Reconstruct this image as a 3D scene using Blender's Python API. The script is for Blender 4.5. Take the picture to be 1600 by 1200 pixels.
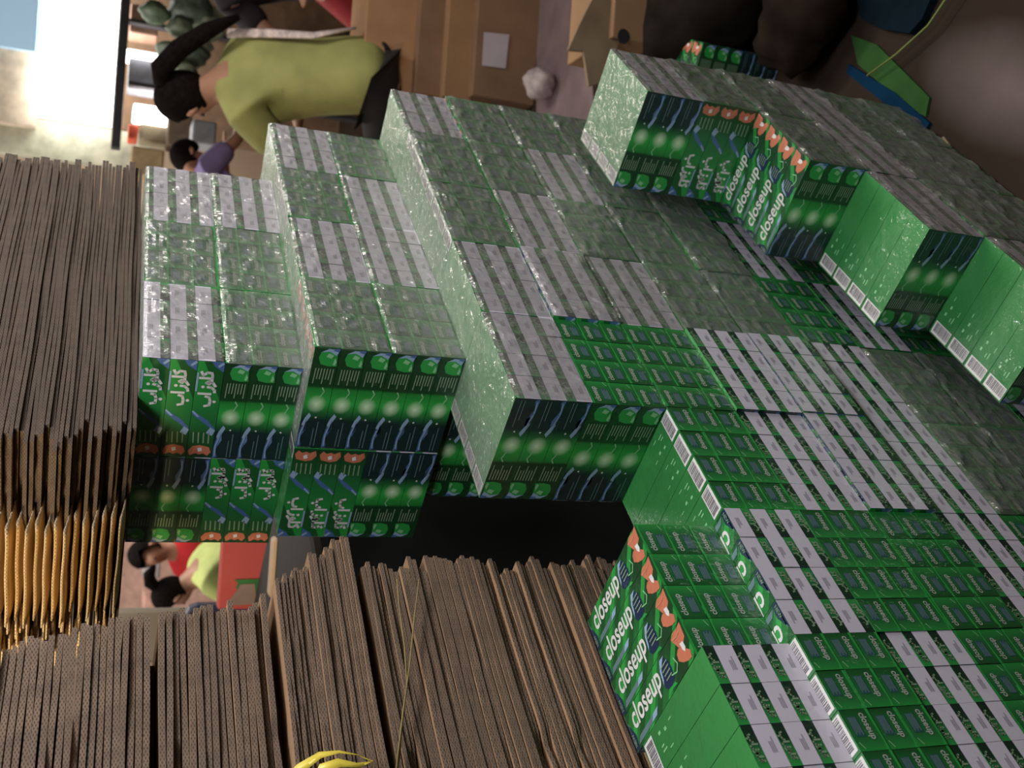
import bpy, bmesh, math, random
from mathutils import Vector, Matrix, Euler
PI = math.pi
random.seed(11)
S = bpy.context.scene
for o in list(bpy.data.objects): bpy.data.objects.remove(o)

# ------------------------------------------------------------------ camera
CR = Vector((0.2767271975, -0.2501901007, -0.9278076157))     # image right
CD = Vector((-0.7781756573, -0.6248169386, -0.0636116314))    # image down
CF = Vector((-0.5637949136, 0.7396003696, -0.3675956864))     # forward
CP = Vector((0.8053661299, -0.6210356514, 0.7557920081))
FPX = 1626.8
cam = bpy.data.cameras.new('camera'); cam_o = bpy.data.objects.new('camera', cam)
S.collection.objects.link(cam_o); S.camera = cam_o
m = Matrix((( CR.x, -CD.x, -CF.x, CP.x), (CR.y, -CD.y, -CF.y, CP.y), (CR.z, -CD.z, -CF.z, CP.z), (0, 0, 0, 1)))
cam_o.matrix_world = m
cam.sensor_width = 36; cam.lens = 36 * FPX / 1600; cam.clip_start = .02; cam.clip_end = 60
cam.dof.use_dof = True; cam.dof.focus_distance = 1.35; cam.dof.aperture_fstop = 7.0

# ------------------------------------------------------------------ world, lights, exposure
w = bpy.data.worlds.new('world'); S.world = w; w.use_nodes = True
w.node_tree.nodes['Background'].inputs[0].default_value = (.80, .72, .68, 1)
w.node_tree.nodes['Background'].inputs[1].default_value = .05
S.view_settings.view_transform = 'Standard'; S.view_settings.look = 'None'
S.view_settings.exposure = 0; S.view_settings.gamma = 1; S.view_settings.use_curve_mapping = False

def area(name, loc, target, sx, sy, power, col):
    l = bpy.data.lights.new(name, 'AREA'); l.shape = 'RECTANGLE'; l.size = sx; l.size_y = sy
    l.energy = power; l.color = col
    o = bpy.data.objects.new(name, l); S.collection.objects.link(o); o.location = loc
    o.rotation_euler = (Vector(target) - Vector(loc)).to_track_quat('-Z', 'Y').to_euler()
    return o
area('tube_light_near', (.74, -.05, 1.66), (-.05, .40, .0), .9, .22, 29, (.96, .94, 1.0))
area('tube_light_far', (.55, 3.0, 2.1), (-.1, 1.2, .3), 1.5, .35, 45, (1, .93, .86))
area('fill_light_aisle', (.80, 1.75, 1.30), (-.12, 1.1, .5), 1.3, .34, 16, (1, .95, .92))  # added fill to brighten the upper pack ends, no lamp known here
area('warm_lamp_left', (-.98, -.40, 1.12), (-.6, .50, .95), .16, .16, 22, (1, .74, .42))
area('tube_light_shop', (-3.4, 4.6, 2.1), (-3.2, 4.8, 0), 1.8, 1.0, 75, (1, .92, .86))
area('tube_light_shop_left', (-5.2, 2.2, 2.1), (-5.2, 2.6, 0), 1.4, 1.0, 55, (1, .86, .78))

# ------------------------------------------------------------------ material helpers
MATS = {}
def nt(name):
    mt = bpy.data.materials.new(name); mt.use_nodes = True
    return mt, mt.node_tree, mt.node_tree.nodes['Principled BSDF']
def N(t, typ, **kw):
    n = t.nodes.new(typ)
    for k, v in kw.items():
        if k == 'op': n.operation = v
        elif k == 'ins':
            for i, x in v.items():
                if hasattr(x, 'default_value') or hasattr(x, 'is_linked'): t.links.new(x, n.inputs[i])
                else: n.inputs[i].default_value = x
        else: setattr(n, k, v)
    return n
def math_(t, op, a, b=0.0, clamp=False):
    n = N(t, 'ShaderNodeMath', op=op, ins={0: a, 1: b}); n.use_clamp = clamp; return n.outputs[0]
def mixc(t, f, a, b):
    n = t.nodes.new('ShaderNodeMix'); n.data_type = 'RGBA'
    for i, x in ((0, f), (6, a), (7, b)):
        if hasattr(x, 'is_linked'): t.links.new(x, n.inputs[i])
        else: n.inputs[i].default_value = (x if i == 0 else (*x, 1))
    return n.outputs[2]
def ramp(t, f, stops, interp='LINEAR'):
    n = t.nodes.new('ShaderNodeValToRGB'); n.color_ramp.interpolation = interp
    e = n.color_ramp.elements
    while len(e) < len(stops): e.new(.5)
    for i, (p, c) in enumerate(stops): e[i].position = p; e[i].color = (*c, 1)
    t.links.new(f, n.inputs[0]); return n.outputs[0]
def objxyz(t):
    tc = t.nodes.new('ShaderNodeTexCoord'); sp = t.nodes.new('ShaderNodeSeparateXYZ')
    t.links.new(tc.outputs['Object'], sp.inputs[0]); return sp.outputs[0], sp.outputs[1], sp.outputs[2], tc.outputs['Object']
def noise(t, vec, scale, detail=3, rough=.5):
    n = t.nodes.new('ShaderNodeTexNoise'); n.inputs['Scale'].default_value = scale
    n.inputs['Detail'].default_value = detail; n.inputs['Roughness'].default_value = rough
    if vec is not None: t.links.new(vec, n.inputs['Vector'])
    return n.outputs[0]
def film_coat(t, b, rough=.42, coat=.9, bump=.75):
    # printed board under tight clear shrink film: glossy coat with fine creases
    b.inputs['Roughness'].default_value = rough
    b.inputs['Coat Weight'].default_value = coat; b.inputs['Coat Roughness'].default_value = .16
    geo = t.nodes.new('ShaderNodeNewGeometry')
    mp = t.nodes.new('ShaderNodeMapping'); mp.inputs['Scale'].default_value = (16, 16, 9)
    t.links.new(geo.outputs['Position'], mp.inputs[0])
    n1 = noise(t, mp.outputs[0], 1.6, 4, .62)
    bp = t.nodes.new('ShaderNodeBump'); bp.inputs['Strength'].default_value = bump; bp.inputs['Distance'].default_value = .012
    t.links.new(n1, bp.inputs['Height']); t.links.new(bp.outputs[0], b.inputs['Coat Normal'])
def ink(name, col, coat=True, rough=.45):
    if name in MATS: return MATS[name]
    mt, t, b = nt(name); b.inputs['Base Color'].default_value = (*col, 1); b.inputs['Roughness'].default_value = rough
    if coat: film_coat(t, b, rough)
    MATS[name] = mt; return mt
def plain(name, col, rough=.7, var=.25, scale=12, bump=0, metal=0):
    if name in MATS: return MATS[name]
    mt, t, b = nt(name); x, y, z, v = objxyz(t)
    n = noise(t, v, scale, 4)
    c2 = tuple(c * (1 - var) for c in col); c1 = tuple(min(1, c * (1 + var)) for c in col)
    t.links.new(ramp(t, n, [(.3, c2), (.7, c1)]), b.inputs['Base Color'])
    b.inputs['Roughness'].default_value = rough; b.inputs['Metallic'].default_value = metal
    if rough >= 1: b.inputs['Specular IOR Level'].default_value = .05
    if bump:
        bp = t.nodes.new('ShaderNodeBump'); bp.inputs['Strength'].default_value = bump
        t.links.new(n, bp.inputs['Height']); t.links.new(bp.outputs[0], b.inputs['Normal'])
    MATS[name] = mt; return mt
def emis(name, col, st):
    mt, t, b = nt(name); b.inputs['Base Color'].default_value = (*col, 1)
    b.inputs['Emission Color'].default_value = (*col, 1); b.inputs['Emission Strength'].default_value = st
    return mt

# ------------------------------------------------------------------ object helpers
def tag(o, label=None, cat=None, group=None, kind=None):
    if label: o['label'] = label
    if cat: o['category'] = cat
    if group: o['group'] = group
    if kind: o['kind'] = kind
    return o
def link(o, parent=None):
    S.collection.objects.link(o)
    if parent is not None: o.parent = parent
    return o
def empty(name, loc=(0, 0, 0), rz=0):
    o = bpy.data.objects.new(name, None); o.location = loc; o.rotation_euler = (0, 0, rz)
    o.empty_display_size = .02
    return link(o)
class MB:
    def __init__(s): s.v = []; s.f = []; s.m = []; s.mats = []; s.sm = []
    def mi(s, mat):
        if mat not in s.mats: s.mats.append(mat)
        return s.mats.index(mat)
    def poly(s, pts, mat, smooth=False):
        k = len(s.v); s.v += [tuple(p) for p in pts]; s.f.append(tuple(range(k, k + len(pts)))); s.m.append(s.mi(mat)); s.sm.append(smooth)
    def mesh(s, vs, fs, mat, smooth=False):
        k = len(s.v); s.v += [tuple(p) for p in vs]
        for f in fs: s.f.append(tuple(i + k for i in f)); s.m.append(s.mi(mat)); s.sm.append(smooth)
    def box(s, c, d, mat, M=None, mats=None):
        x, y, z = c; a, b, e = d[0] / 2, d[1] / 2, d[2] / 2
        vs = [Vector((x + i * a, y + j * b, z + k * e)) for i in (-1, 1) for j in (-1, 1) for k in (-1, 1)]
        if M is not None: vs = [M @ v for v in vs]
        fs = [(0, 1, 3, 2), (4, 6, 7, 5), (0, 4, 5, 1), (2, 3, 7, 6), (0, 2, 6, 4), (1, 5, 7, 3)]  # -x +x -y +y -z +z
        k = len(s.v); s.v += [tuple(v) for v in vs]
        for n, f in enumerate(fs):
            s.f.append(tuple(i + k for i in f)); s.m.append(s.mi(mats[n] if mats else mat)); s.sm.append(False)
    def tube(s, pts, r, mat, n=8, cap=True, flat=1.0):
        pts = [Vector(p) for p in pts]; rs = r if isinstance(r, (list, tuple)) else [r] * len(pts)
        k0 = len(s.v); up = Vector((0, 0, 1))
        for i, p in enumerate(pts):
            d = (pts[min(i + 1, len(pts) - 1)] - pts[max(i - 1, 0)]).normalized()
            a = d.cross(up)
            if a.length < .1: a = d.cross(Vector((1, 0, 0)))
            a.normalize(); b = d.cross(a)
            for j in range(n):
                an = 2 * PI * j / n
                s.v.append(tuple(p + a * math.cos(an) * rs[i] + b * math.sin(an) * rs[i] * flat))
        for i in range(len(pts) - 1):
            for j in range(n):
                s.f.append((k0 + i * n + j, k0 + i * n + (j + 1) % n, k0 + (i + 1) * n + (j + 1) % n, k0 + (i + 1) * n + j)); s.m.append(s.mi(mat)); s.sm.append(True)
        if cap:
            s.f.append(tuple(k0 + j for j in range(n))[::-1]); s.m.append(s.mi(mat)); s.sm.append(False)
            s.f.append(tuple(k0 + (len(pts) - 1) * n + j for j in range(n))); s.m.append(s.mi(mat)); s.sm.append(False)
    def data(s, name):
        me = bpy.data.meshes.new(name); me.from_pydata(s.v, [], s.f)
        for mt in s.mats: me.materials.append(mt)
        me.polygons.foreach_set('material_index', s.m); me.polygons.foreach_set('use_smooth', s.sm); me.update(); return me
    def build(s, name, parent=None, loc=None):
        o = bpy.data.objects.new(name, s.data(name)); link(o, parent)
        if loc is not None: o.location = loc
        return o
def bevel(o, wd=.004, seg=2):
    md = o.modifiers.new('bevel', 'BEVEL'); md.width = wd; md.segments = seg; md.limit_method = 'ANGLE'; return o

# ------------------------------------------------------------------ printed toothpaste carton
L, W, H = .19, .2032, .1168
CW, CH = W / 4, H / 3
G_MID = (.013, .135, .033); G_BR = (.03, .42, .06); G_DK = (.004, .045, .012); NAVY = (.004, .018, .022)
WHITE = (.62, .60, .64)
inkW = ink('carton_white_ink', (.66, .65, .62)); inkP = ink('carton_white_end_panel', (.58, .55, .63))
inkG = ink('carton_grey_print', (.22, .21, .26)); inkC = ink('carton_coral_print', (.50, .16, .085)); inkC2 = ink('carton_light_coral_print', (.60, .26, .15))
inkN = ink('carton_navy_print', (.006, .02, .06)); inkB = ink('carton_blue_ribbon_print', (.06, .13, .30)); inkB2 = ink('carton_pale_blue_print', (.26, .38, .52))
inkD = ink('carton_dark_green_print', (.006, .035, .012)); inkL = ink('carton_leaf_green_print', (.02, .30, .05)); inkM = ink('carton_mint_print', (.22, .52, .24))
inkG2 = ink('carton_faint_date_print', (.32, .30, .36)); inkS = ink('carton_soft_white_print', (.40, .44, .38)); inkK = ink('carton_bar_print', (.10, .09, .11)); inkT = ink('carton_text_grey_green', (.20, .30, .18)); inkT2 = ink('carton_text_grey_blue', (.11, .19, .20))
def face_mat(name, kind):
    mt, t, b = nt(name); x, y, z, v = objxyz(t)
    ux = math_(t, 'DIVIDE', x, L)
    vz = math_(t, 'DIVIDE', z, CH); vy = math_(t, 'DIVIDE', y, CW)
    a_g = math_(t, 'SUBTRACT', .5, ux)          # 0 at white end, 1 at green end
    if kind == 'glow':
        c = ramp(t, a_g, [(0, NAVY), (.29, NAVY), (.36, G_MID), (.47, G_BR), (.60, (.015, .24, .035)), (.625, G_DK), (1, G_DK)])
        bb = math_(t, 'SUBTRACT', .5, vz)
        dx = math_(t, 'MULTIPLY', math_(t, 'SUBTRACT', a_g, .45), 4.2); dy = math_(t, 'SUBTRACT', bb, .5)
        d = math_(t, 'SQRT', math_(t, 'ADD', math_(t, 'MULTIPLY', dx, dx), math_(t, 'MULTIPLY', dy, dy)))
        g = math_(t, 'SUBTRACT', 1, math_(t, 'MULTIPLY', d, 2.6), True)
        c = mixc(t, g, c, (.72, .92, .60))
        n = noise(t, v, 90, 2); c = mixc(t, math_(t, 'MULTIPLY', n, .25), c, G_DK)
    elif kind == 'arabic':
        c = ramp(t, math_(t, 'ADD', ux, .5), [(0, G_DK), (.26, (.008, .09, .02)), (.34, G_MID), (.75, (.015, .26, .04)), (1, (.02, .30, .045))])
        wedge = math_(t, 'GREATER_THAN', math_(t, 'ADD', vz, math_(t, 'MULTIPLY', math_(t, 'SUBTRACT', ux, .30), 2.0)), .12)
        lim = math_(t, 'GREATER_THAN', ux, -.12)
        c = mixc(t, math_(t, 'MULTIPLY', wedge, math_(t, 'MULTIPLY', lim, .8)), c, G_DK)
    elif kind == 'plain':
        c = ramp(t, math_(t, 'ADD', ux, .5), [(0, (.014, .14, .030)), (.5, (.022, .18, .038)), (1, (.032, .23, .048))])
        sn = math_(t, 'SINE', math_(t, 'MULTIPLY', y, 4200)); sn = math_(t, 'MULTIPLY', math_(t, 'ADD', sn, 1), .10)
        c = mixc(t, sn, c, (.10, .40, .12))
        c = mixc(t, math_(t, 'MULTIPLY', noise(t, v, 30, 3), .25), c, G_MID)
    elif kind == 'brand':
        c = ramp(t, a_g, [(0, (.012, .17, .03)), (.5, (.010, .14, .028)), (.62, (.012, .11, .025)), (.8, G_DK), (1, G_DK)])
        dg = math_(t, 'SINE', math_(t, 'MULTIPLY', math_(t, 'ADD', math_(t, 'MULTIPLY', ux, 3.2), vy), 6.0))
        c = mixc(t, math_(t, 'MULTIPLY', math_(t, 'GREATER_THAN', dg, .72), .55), c, G_BR)
        dg2 = math_(t, 'SINE', math_(t, 'ADD', math_(t, 'MULTIPLY', math_(t, 'ADD', math_(t, 'MULTIPLY', ux, 3.2), vy), 6.0), 2.6))
        c = mixc(t, math_(t, 'MULTIPLY', math_(t, 'GREATER_THAN', dg2, .6), .7), c, G_DK)
    elif kind == 'green_end':
        c = ramp(t, math_(t, 'ADD', vy, .5), [(0, (.006, .07, .016)), (.25, (.008, .12, .024)), (.7, G_MID), (1, (.016, .24, .04))])
    else:
        c = ramp(t, math_(t, 'ADD', vy, .5), [(0, (.022, .26, .05)), (.5, G_MID), (.62, (.005, .035, .014)), (1, (.004, .022, .012))])
    t.links.new(c, b.inputs['Base Color']); film_coat(t, b)
    return mt
mF1 = face_mat('carton_arabic_face', 'arabic'); mF2 = face_mat('carton_glow_face', 'glow'); mF3 = face_mat('carton_plain_green_face', 'plain')
mF4 = face_mat('carton_brand_face', 'brand'); mEG = face_mat('carton_green_end', 'green_end'); mEW = face_mat('carton_white_end', 'white_end')

def text_geo(body, offset=.0):
    cu = bpy.data.curves.new('txt', 'FONT'); cu.body = body; cu.resolution_u = 3; cu.offset = offset
    o = bpy.data.objects.new('txt', cu); S.collection.objects.link(o)
    dg = bpy.context.evaluated_depsgraph_get(); me = o.evaluated_get(dg).to_mesh()
    vs = [(v.co.x, v.co.y) for v in me.vertices]; fs = [tuple(p.vertices) for p in me.polygons]
    o.evaluated_get(dg).to_mesh_clear(); bpy.data.objects.remove(o)
    x0 = min(v[0] for v in vs); x1 = max(v[0] for v in vs); y0 = min(v[1] for v in vs); y1 = max(v[1] for v in vs)
    return [((v[0] - x0) / (x1 - x0), (v[1] - y0) / (y1 - y0)) for v in vs], fs
BRAND = text_geo('closeup', .018); NEWT = text_geo('NEW', .01)
class Face:
    """a printed face: origin corner, right and up vectors, lifted by e"""
    def __init__(s, mb, o, u, v, lift=.00025): s.mb = mb; s.o = Vector(o); s.u = Vector(u); s.v = Vector(v); s.n = s.u.cross(s.v).normalized(); s.l = lift; s.k = 0
    def P(s, a, b, k=1): return s.o + s.u * a + s.v * b + s.n * (s.l * k)
    def poly(s, pts, mat, k=1): s.mb.poly([s.P(a, b, k) for a, b in pts], mat)
    def rect(s, a0, b0, a1, b1, mat, k=1): s.poly([(a0, b0), (a1, b0), (a1, b1), (a0, b1)], mat, k)
    def text(s, geo, a0, b0, a1, b1, mat, k=2, flip=False, slant=0):
        vs = []
        for x, y in geo[0]:
            xx, yy = (1 - x, 1 - y) if flip else (x, y)
            vs.append(s.P(a0 + (a1 - a0) * xx + slant * yy, b0 + (b1 - b0) * yy, k))
        s.mb.mesh(vs, geo[1], mat)
    def stroke(s, pts, wd, mat, k=2):    # wd in metres
        W_ = [s.P(a, b, k) for a, b in pts]
        for p, q in zip(W_, W_[1:]):
            d = (q - p).normalized(); c = s.n.cross(d) * wd / 2; e = d * wd * .3
            s.mb.poly([p - c - e, q - c + e, q + c + e, p + c - e], mat)
    def disc(s, a, b, r, mat, k=2, n=8):
        c = s.P(a, b, k); du = s.u.normalized(); dv = s.v.normalized()
        s.mb.poly([c + du * r * math.cos(2 * PI * i / n) + dv * r * math.sin(2 * PI * i / n) for i in range(n)], mat)
AR = [[(9.8, 3.4), (8.9, 2.9), (9.7, 2.1), (9.6, 1.2), (8.9, 1.0), (8.2, 1.0)], [(8.2, 3.6), (8.2, 1.0), (7.3, 1.0)],
      [(7.3, 1.0), (6.7, 1.5), (7.0, 2.1), (7.4, 1.6), (7.1, .7), (6.2, .1)], [(5.9, 1.7), (5.8, .9), (5.2, .2), (4.6, .1)],
      [(4.1, 3.5), (4.1, .9)], [(3.4, 1.9), (3.2, 1.1), (2.2, .8), (1.1, .9), (.8, 1.9)]]
def arabic(F, a0, b0, a1, b1, wd, mat, k=2, flip=False):
    def m_(p):
        x, y = p[0] / 10, p[1] / 3.8
        if flip: x, y = 1 - x, 1 - y
        return (a0 + (a1 - a0) * x, b0 + (b1 - b0) * y)
    for st in AR: F.stroke([m_(p) for p in st], wd, mat, k)
    for p in ((5.9, 2.7), (2.1, -.1)): F.disc(*m_(p), wd * .65, mat, k)

mb = MB()
g = .00035
mb.box((0, 0, 0), (L - 2 * g, CW - 2 * g, CH - 2 * g), mF3, mats=[mEG, mEW, mF2, mF1, mF4, mF3])
hx, hy, hz = L / 2 - g, CW / 2 - g, CH / 2 - g
f2 = Face(mb, (hx, -hy, hz), (-2 * hx, 0, 0), (0, 0, -2 * hz))
f4 = Face(mb, (hx, -hy, -hz), (-2 * hx, 0, 0), (0, 2 * hy, 0))
f3 = Face(mb, (-hx, -hy, hz), (2 * hx, 0, 0), (0, 2 * hy, 0))
f1 = Face(mb, (-hx, hy, hz), (2 * hx, 0, 0), (0, 0, -2 * hz))
f2.n = Vector((0, -1, 0)); f4.n = Vector((0, 0, -1)); f3.n = Vector((0, 0, 1)); f1.n = Vector((0, 1, 0))
ew = Face(mb, (hx, -hy, -hz), (0, 2 * hy, 0), (0, 0, 2 * hz)); ew.n = Vector((1, 0, 0))
eg = Face(mb, (-hx, -hy, hz), (0, 2 * hy, 0), (0, 0, -2 * hz)); eg.n = Vector((-1, 0, 0))
# glow face
f2.poly([(.83, .02), (.98, .10), (.985, .45), (.955, .72), (.90, .78), (.84, .66), (.825, .35)], inkL)
f2.poly([(.93, .10), (.985, .02), (.99, .45), (.955, .72), (.965, .40)], inkB2, 2)
f2.poly([(.965, .04), (.995, .0), (.995, .22), (.975, .26)], inkB, 3)
f2.poly([(.90, .28), (.93, .20), (.95, .42), (.915, .50)], inkM, 3)
f2.poly([(.835, .10), (.87, .06), (.91, .14), (.845, .20)], inkM, 3)
for i in range(7):
    b0 = .12 + i * .115; ln = .10 if i % 3 else .145
    f2.stroke([(.80, b0), (.80 - ln, b0 + .02)], .0016, inkT)
f2.poly([(.33, .62), (.36, .72), (.30, .86), (.24, .93), (.16, .80), (.20, .70), (.27, .74)], inkB2)
f2.poly([(.27, .74), (.20, .70), (.10, .90), (.02, .80), (.0, .98), (.12, .99), (.22, .92)], inkB)
f2.stroke([(.30, .80), (.22, .84), (.14, .92), (.03, .90)], .002, inkB2, 3)
f2.stroke([(.02, .28), (.27, .28)], .0012, inkT2); f2.stroke([(.02, .42), (.2, .42)], .0012, inkT2)
f2.disc(.315, .42, .0016, inkW); f2.stroke([(.52, .42), (.58, .30), (.615, .40)], .002, inkM)
# brand face
f4.text(BRAND, .075, .24, .56, 1.0, inkW, slant=.015)
f4.poly([(.0, .02), (.05, .02), (.062, .35), (.03, .62), (.0, .75)], inkN)
ft_ = Face(mb, f4.P(.040, .10, 1), f4.v * .34, -f4.u * .030); ft_.n = f4.n; ft_.l = .0003
ft_.text(NEWT, 0, 0, 1, 1, inkT)
f4.poly([(.06, .08), (.34, .08), (.38, .22), (.10, .22)], inkT2); f4.poly([(.30, .08), (.38, .08), (.42, .22), (.34, .22)], inkB2, 2)
f4.poly([(.575, .30), (.60, .18), (.66, .14), (.71, .20), (.725, .45), (.715, .70), (.68, .86), (.63, .86), (.59, .70)], inkN)
f4.poly([(.575, .35), (.59, .70), (.63, .90), (.69, .88), (.65, .80), (.61, .66), (.595, .45)], inkB2, 2)
for i in range(4): f4.stroke([(.615 + i * .004, .72 - i * .12), (.705, .72 - i * .12)], .0018, inkT, 3)
f4.stroke([(.70, .30), (.76, .22), (.80, .35), (.78, .55)], .0016, inkM, 3)
f4.poly([(.60, .02), (.66, .06), (.72, .02), (.70, .12), (.63, .13)], inkL, 2)
f4.poly([(.83, .90), (.88, .98), (.93, .94), (.985, .98), (.975, .60), (.93, .50), (.875, .56)], inkC)
f4.poly([(.83, .50), (.86, .56), (.905, .52), (.93, .40), (.975, .22), (.96, .06), (.91, .10), (.86, .20), (.82, .34)], inkC, 2)
f4.poly([(.90, .60), (.94, .56), (.945, .40), (.925, .32), (.905, .42)], inkW, 3)
f4.stroke([(.84, .86), (.90, .80), (.95, .84)], .0012, inkC2, 3)
f4.rect(.012, .3, .022, .75, inkT2)
# plain face with barcode
f3.rect(.012, .05, .135, .93, inkW)
bx = .09
while bx < .86:
    wd = random.choice((.012, .02, .03)); f3.rect(.035, bx, .125, bx + wd, inkK, 2); bx += wd + random.choice((.014, .02, .03))
for a, b, c, d in ((.20, .3, .26, .34), (.20, .42, .24, .46), (.30, .62, .33, .70), (.29, .2, .34, .23), (.38, .7, .42, .73), (.22, .7, .25, .78)): f3.rect(a, b, c, d, inkM)
# arabic face
arabic(f1, .52, .22, .90, .90, .0042, inkW)
f1.poly([(1.0, .0), (1.0, .5), (.95, .35), (.90, .0)], inkB); f1.stroke([(.985, .05), (.955, .2)], .004, inkB2)
f1.stroke([(.88, .95), (.70, .95)], .0028, inkB2)
f1.poly([(.50, .98), (.46, .98), (.34, .30), (.26, .03), (.32, .03), (.40, .34)], inkB); f1.stroke([(.49, .96), (.44, .74)], .003, inkB2)
f1.poly([(.30, .0), (.33, .2), (.27, .35), (.24, .1)], inkB2, 2)
for i in range(4): f1.stroke([(.16, .2 + i * .2), (.27, .2 + i * .2 + .03)], .002, inkT)
f1.poly([(.02, .88), (.07, .95), (.12, .80), (.135, .52), (.115, .14), (.06, .05), (.02, .18), (.045, .34), (.03, .5), (.045, .64)], inkC)
f1.poly([(.06, .55), (.10, .60), (.11, .44), (.075, .40)], inkW, 2); f1.stroke([(.03, .8), (.09, .7)], .0012, inkC2, 2)
# white end
ew.rect(.0, .0, 1, .64, inkP)
for i in range(3): ew.rect(.34, .20 + i * .06, .60 if i else .70, .24 + i * .06, inkG2, 2)
arabic(ew, .14, .69, .84, .96, .0021, inkT, flip=True)
# green end
eg.text(BRAND, .10, .52, .74, .82, inkS)
for i in range(5): eg.rect(.20, .16 + i * .055, .62 - .05 * (i % 2), .19 + i * .055, inkT2, 2)
eg.rect(.18, .13, .66, .46, ink('carton_teal_panel', (.02, .085, .08)), 1)
eg.stroke([(.80, .1), (.95, .2)], .001, inkM); eg.poly([(.0, .90), (.85, .94), (1, .86), (1, 1), (0, 1)], inkL)
CARTON = mb.data('carton')
# several cartons in one mesh, for hidden bundles inside the pile
def bundle_mesh():
    b = MB(); base_v = [Vector(v) for v in mb.v]
    b.box((0, 0, 0), (L - .0008, W - .0008, H - .0008), mF3, mats=[mEG, mEW, mF2, mF1, mF4, mF3])
    return b.data('toothpaste_bundle')
HIDDEN = None
ROT = {'W3': (0, 0, 0), 'W4': (PI, 0, 0), 'G4': (0, PI, 0), 'G3': (0, 0, PI)}

# loose crinkled shrink film
fm, ft, fb = nt('clear_shrink_film')
ft.nodes.remove(fb)
tr = ft.nodes.new('ShaderNodeBsdfTransparent'); tr.inputs[0].default_value = (.93, .94, .93, 1)
gl = ft.nodes.new('ShaderNodeBsdfGlossy'); gl.inputs['Roughness'].default_value = .07; gl.inputs['Color'].default_value = (.95, .93, .90, 1)
g2 = ft.nodes.new('ShaderNodeNewGeometry'); mp2 = ft.nodes.new('ShaderNodeMapping'); mp2.inputs['Rotation'].default_value = (.6, .2, .4); mp2.inputs['Scale'].default_value = (30, 34, 11)
ft.links.new(g2.outputs['Position'], mp2.inputs[0]); nf = noise(ft, mp2.outputs[0], 1.3, 3, .6)
bf = ft.nodes.new('ShaderNodeBump'); bf.inputs['Strength'].default_value = .9; bf.inputs['Distance'].default_value = .02
ft.links.new(nf, bf.inputs['Height']); ft.links.new(bf.outputs[0], gl.inputs['Normal'])
lw = ft.nodes.new('ShaderNodeLayerWeight'); lw.inputs[0].default_value = .35
gl2 = ft.nodes.new('ShaderNodeBsdfGlossy'); gl2.inputs['Roughness'].default_value = .45; gl2.inputs['Color'].default_value = (.9, .9, .86, 1); ft.links.new(bf.outputs[0], gl2.inputs['Normal'])
gm = ft.nodes.new('ShaderNodeMixShader'); gm.inputs[0].default_value = .55; ft.links.new(gl.outputs[0], gm.inputs[1]); ft.links.new(gl2.outputs[0], gm.inputs[2])
mr = math_(ft, 'ADD', math_(ft, 'MULTIPLY', lw.outputs['Fresnel'], .40), .12, True)
mx = ft.nodes.new('ShaderNodeMixShader'); ft.links.new(mr, mx.inputs[0]); ft.links.new(tr.outputs[0], mx.inputs[1]); ft.links.new(gm.outputs[0], mx.inputs[2])
df = ft.nodes.new('ShaderNodeBsdfDiffuse'); df.inputs[0].default_value = (.85, .84, .78, 1)
m3 = ft.nodes.new('ShaderNodeMixShader'); m3.inputs[0].default_value = .085; ft.links.new(mx.outputs[0], m3.inputs[1]); ft.links.new(df.outputs[0], m3.inputs[2])
ft.links.new(m3.outputs[0], ft.nodes['Material Output'].inputs[0])
def film_mesh(seed, top=False):
    r = random.Random(seed); b = MB(); nx, nz = 30, 20
    lines = [(r.uniform(-.1, .1), r.uniform(-.06, .06), r.uniform(0, PI), r.uniform(.001, .0035), r.uniform(.004, .012)) for _ in range(44)]
    vs = []
    for i in range(nx + 1):
        for j in range(nz + 1):
            y = -W / 2 + W * i / nx; z = -H / 2 + H * j / nz; d = .0012
            for (ly, lz, a, h_, wd) in lines:
                q = abs((y - ly) * math.sin(a) - (z - lz) * math.cos(a)); along = abs((y - ly) * math.cos(a) + (z - lz) * math.sin(a))
                if q < wd and along < .045: d += h_ * (1 - q / wd) * (1 - along / .045)
            d += r.uniform(0, .0005)
            ed = min(i, nx - i, j, nz - j)
            if ed == 0: d = -.001
            vs.append((L / 2 + min(d, .006), y * 1.001, z * 1.001))
    fs = [(i * (nz + 1) + j, (i + 1) * (nz + 1) + j, (i + 1) * (nz + 1) + j + 1, i * (nz + 1) + j + 1) for i in range(nx) for j in range(nz)]
    b.mesh(vs, fs, fm, False)
    ml = [(r.uniform(-.1, .1), r.uniform(-.1, .1), r.gauss(0, .5), r.uniform(.0008, .0022), r.uniform(.003, .008)) for _ in range(22)]
    vs = []
    for i in range(25):
        for j in range(25):
            x = -L / 2 + L * i / 24; y = -W / 2 + W * j / 24; d = .0010
            for (lx, ly, a, h_, wd) in ml:
                q = abs((x - lx) * math.sin(a) - (y - ly) * math.cos(a)); al = abs((x - lx) * math.cos(a) + (y - ly) * math.sin(a))
                if q < wd and al < .05: d += h_ * (1 - q / wd) * (1 - al / .05)
            if i in (0, 24) or j in (0, 24): d = -.0005
            vs.append((x, y, H / 2 + min(d, .003)))
    fs = [(i * 25 + j, (i + 1) * 25 + j, (i + 1) * 25 + j + 1, i * 25 + j + 1) for i in range(24) for j in range(24)]
    if top: b.mesh(vs, fs, fm, False)
    return b.data('shrink_film')
FILMS = [film_mesh(s) for s in (1, 2, 3, 4)]; FILMT = [film_mesh(s, True) for s in (5, 6, 7)]

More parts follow.
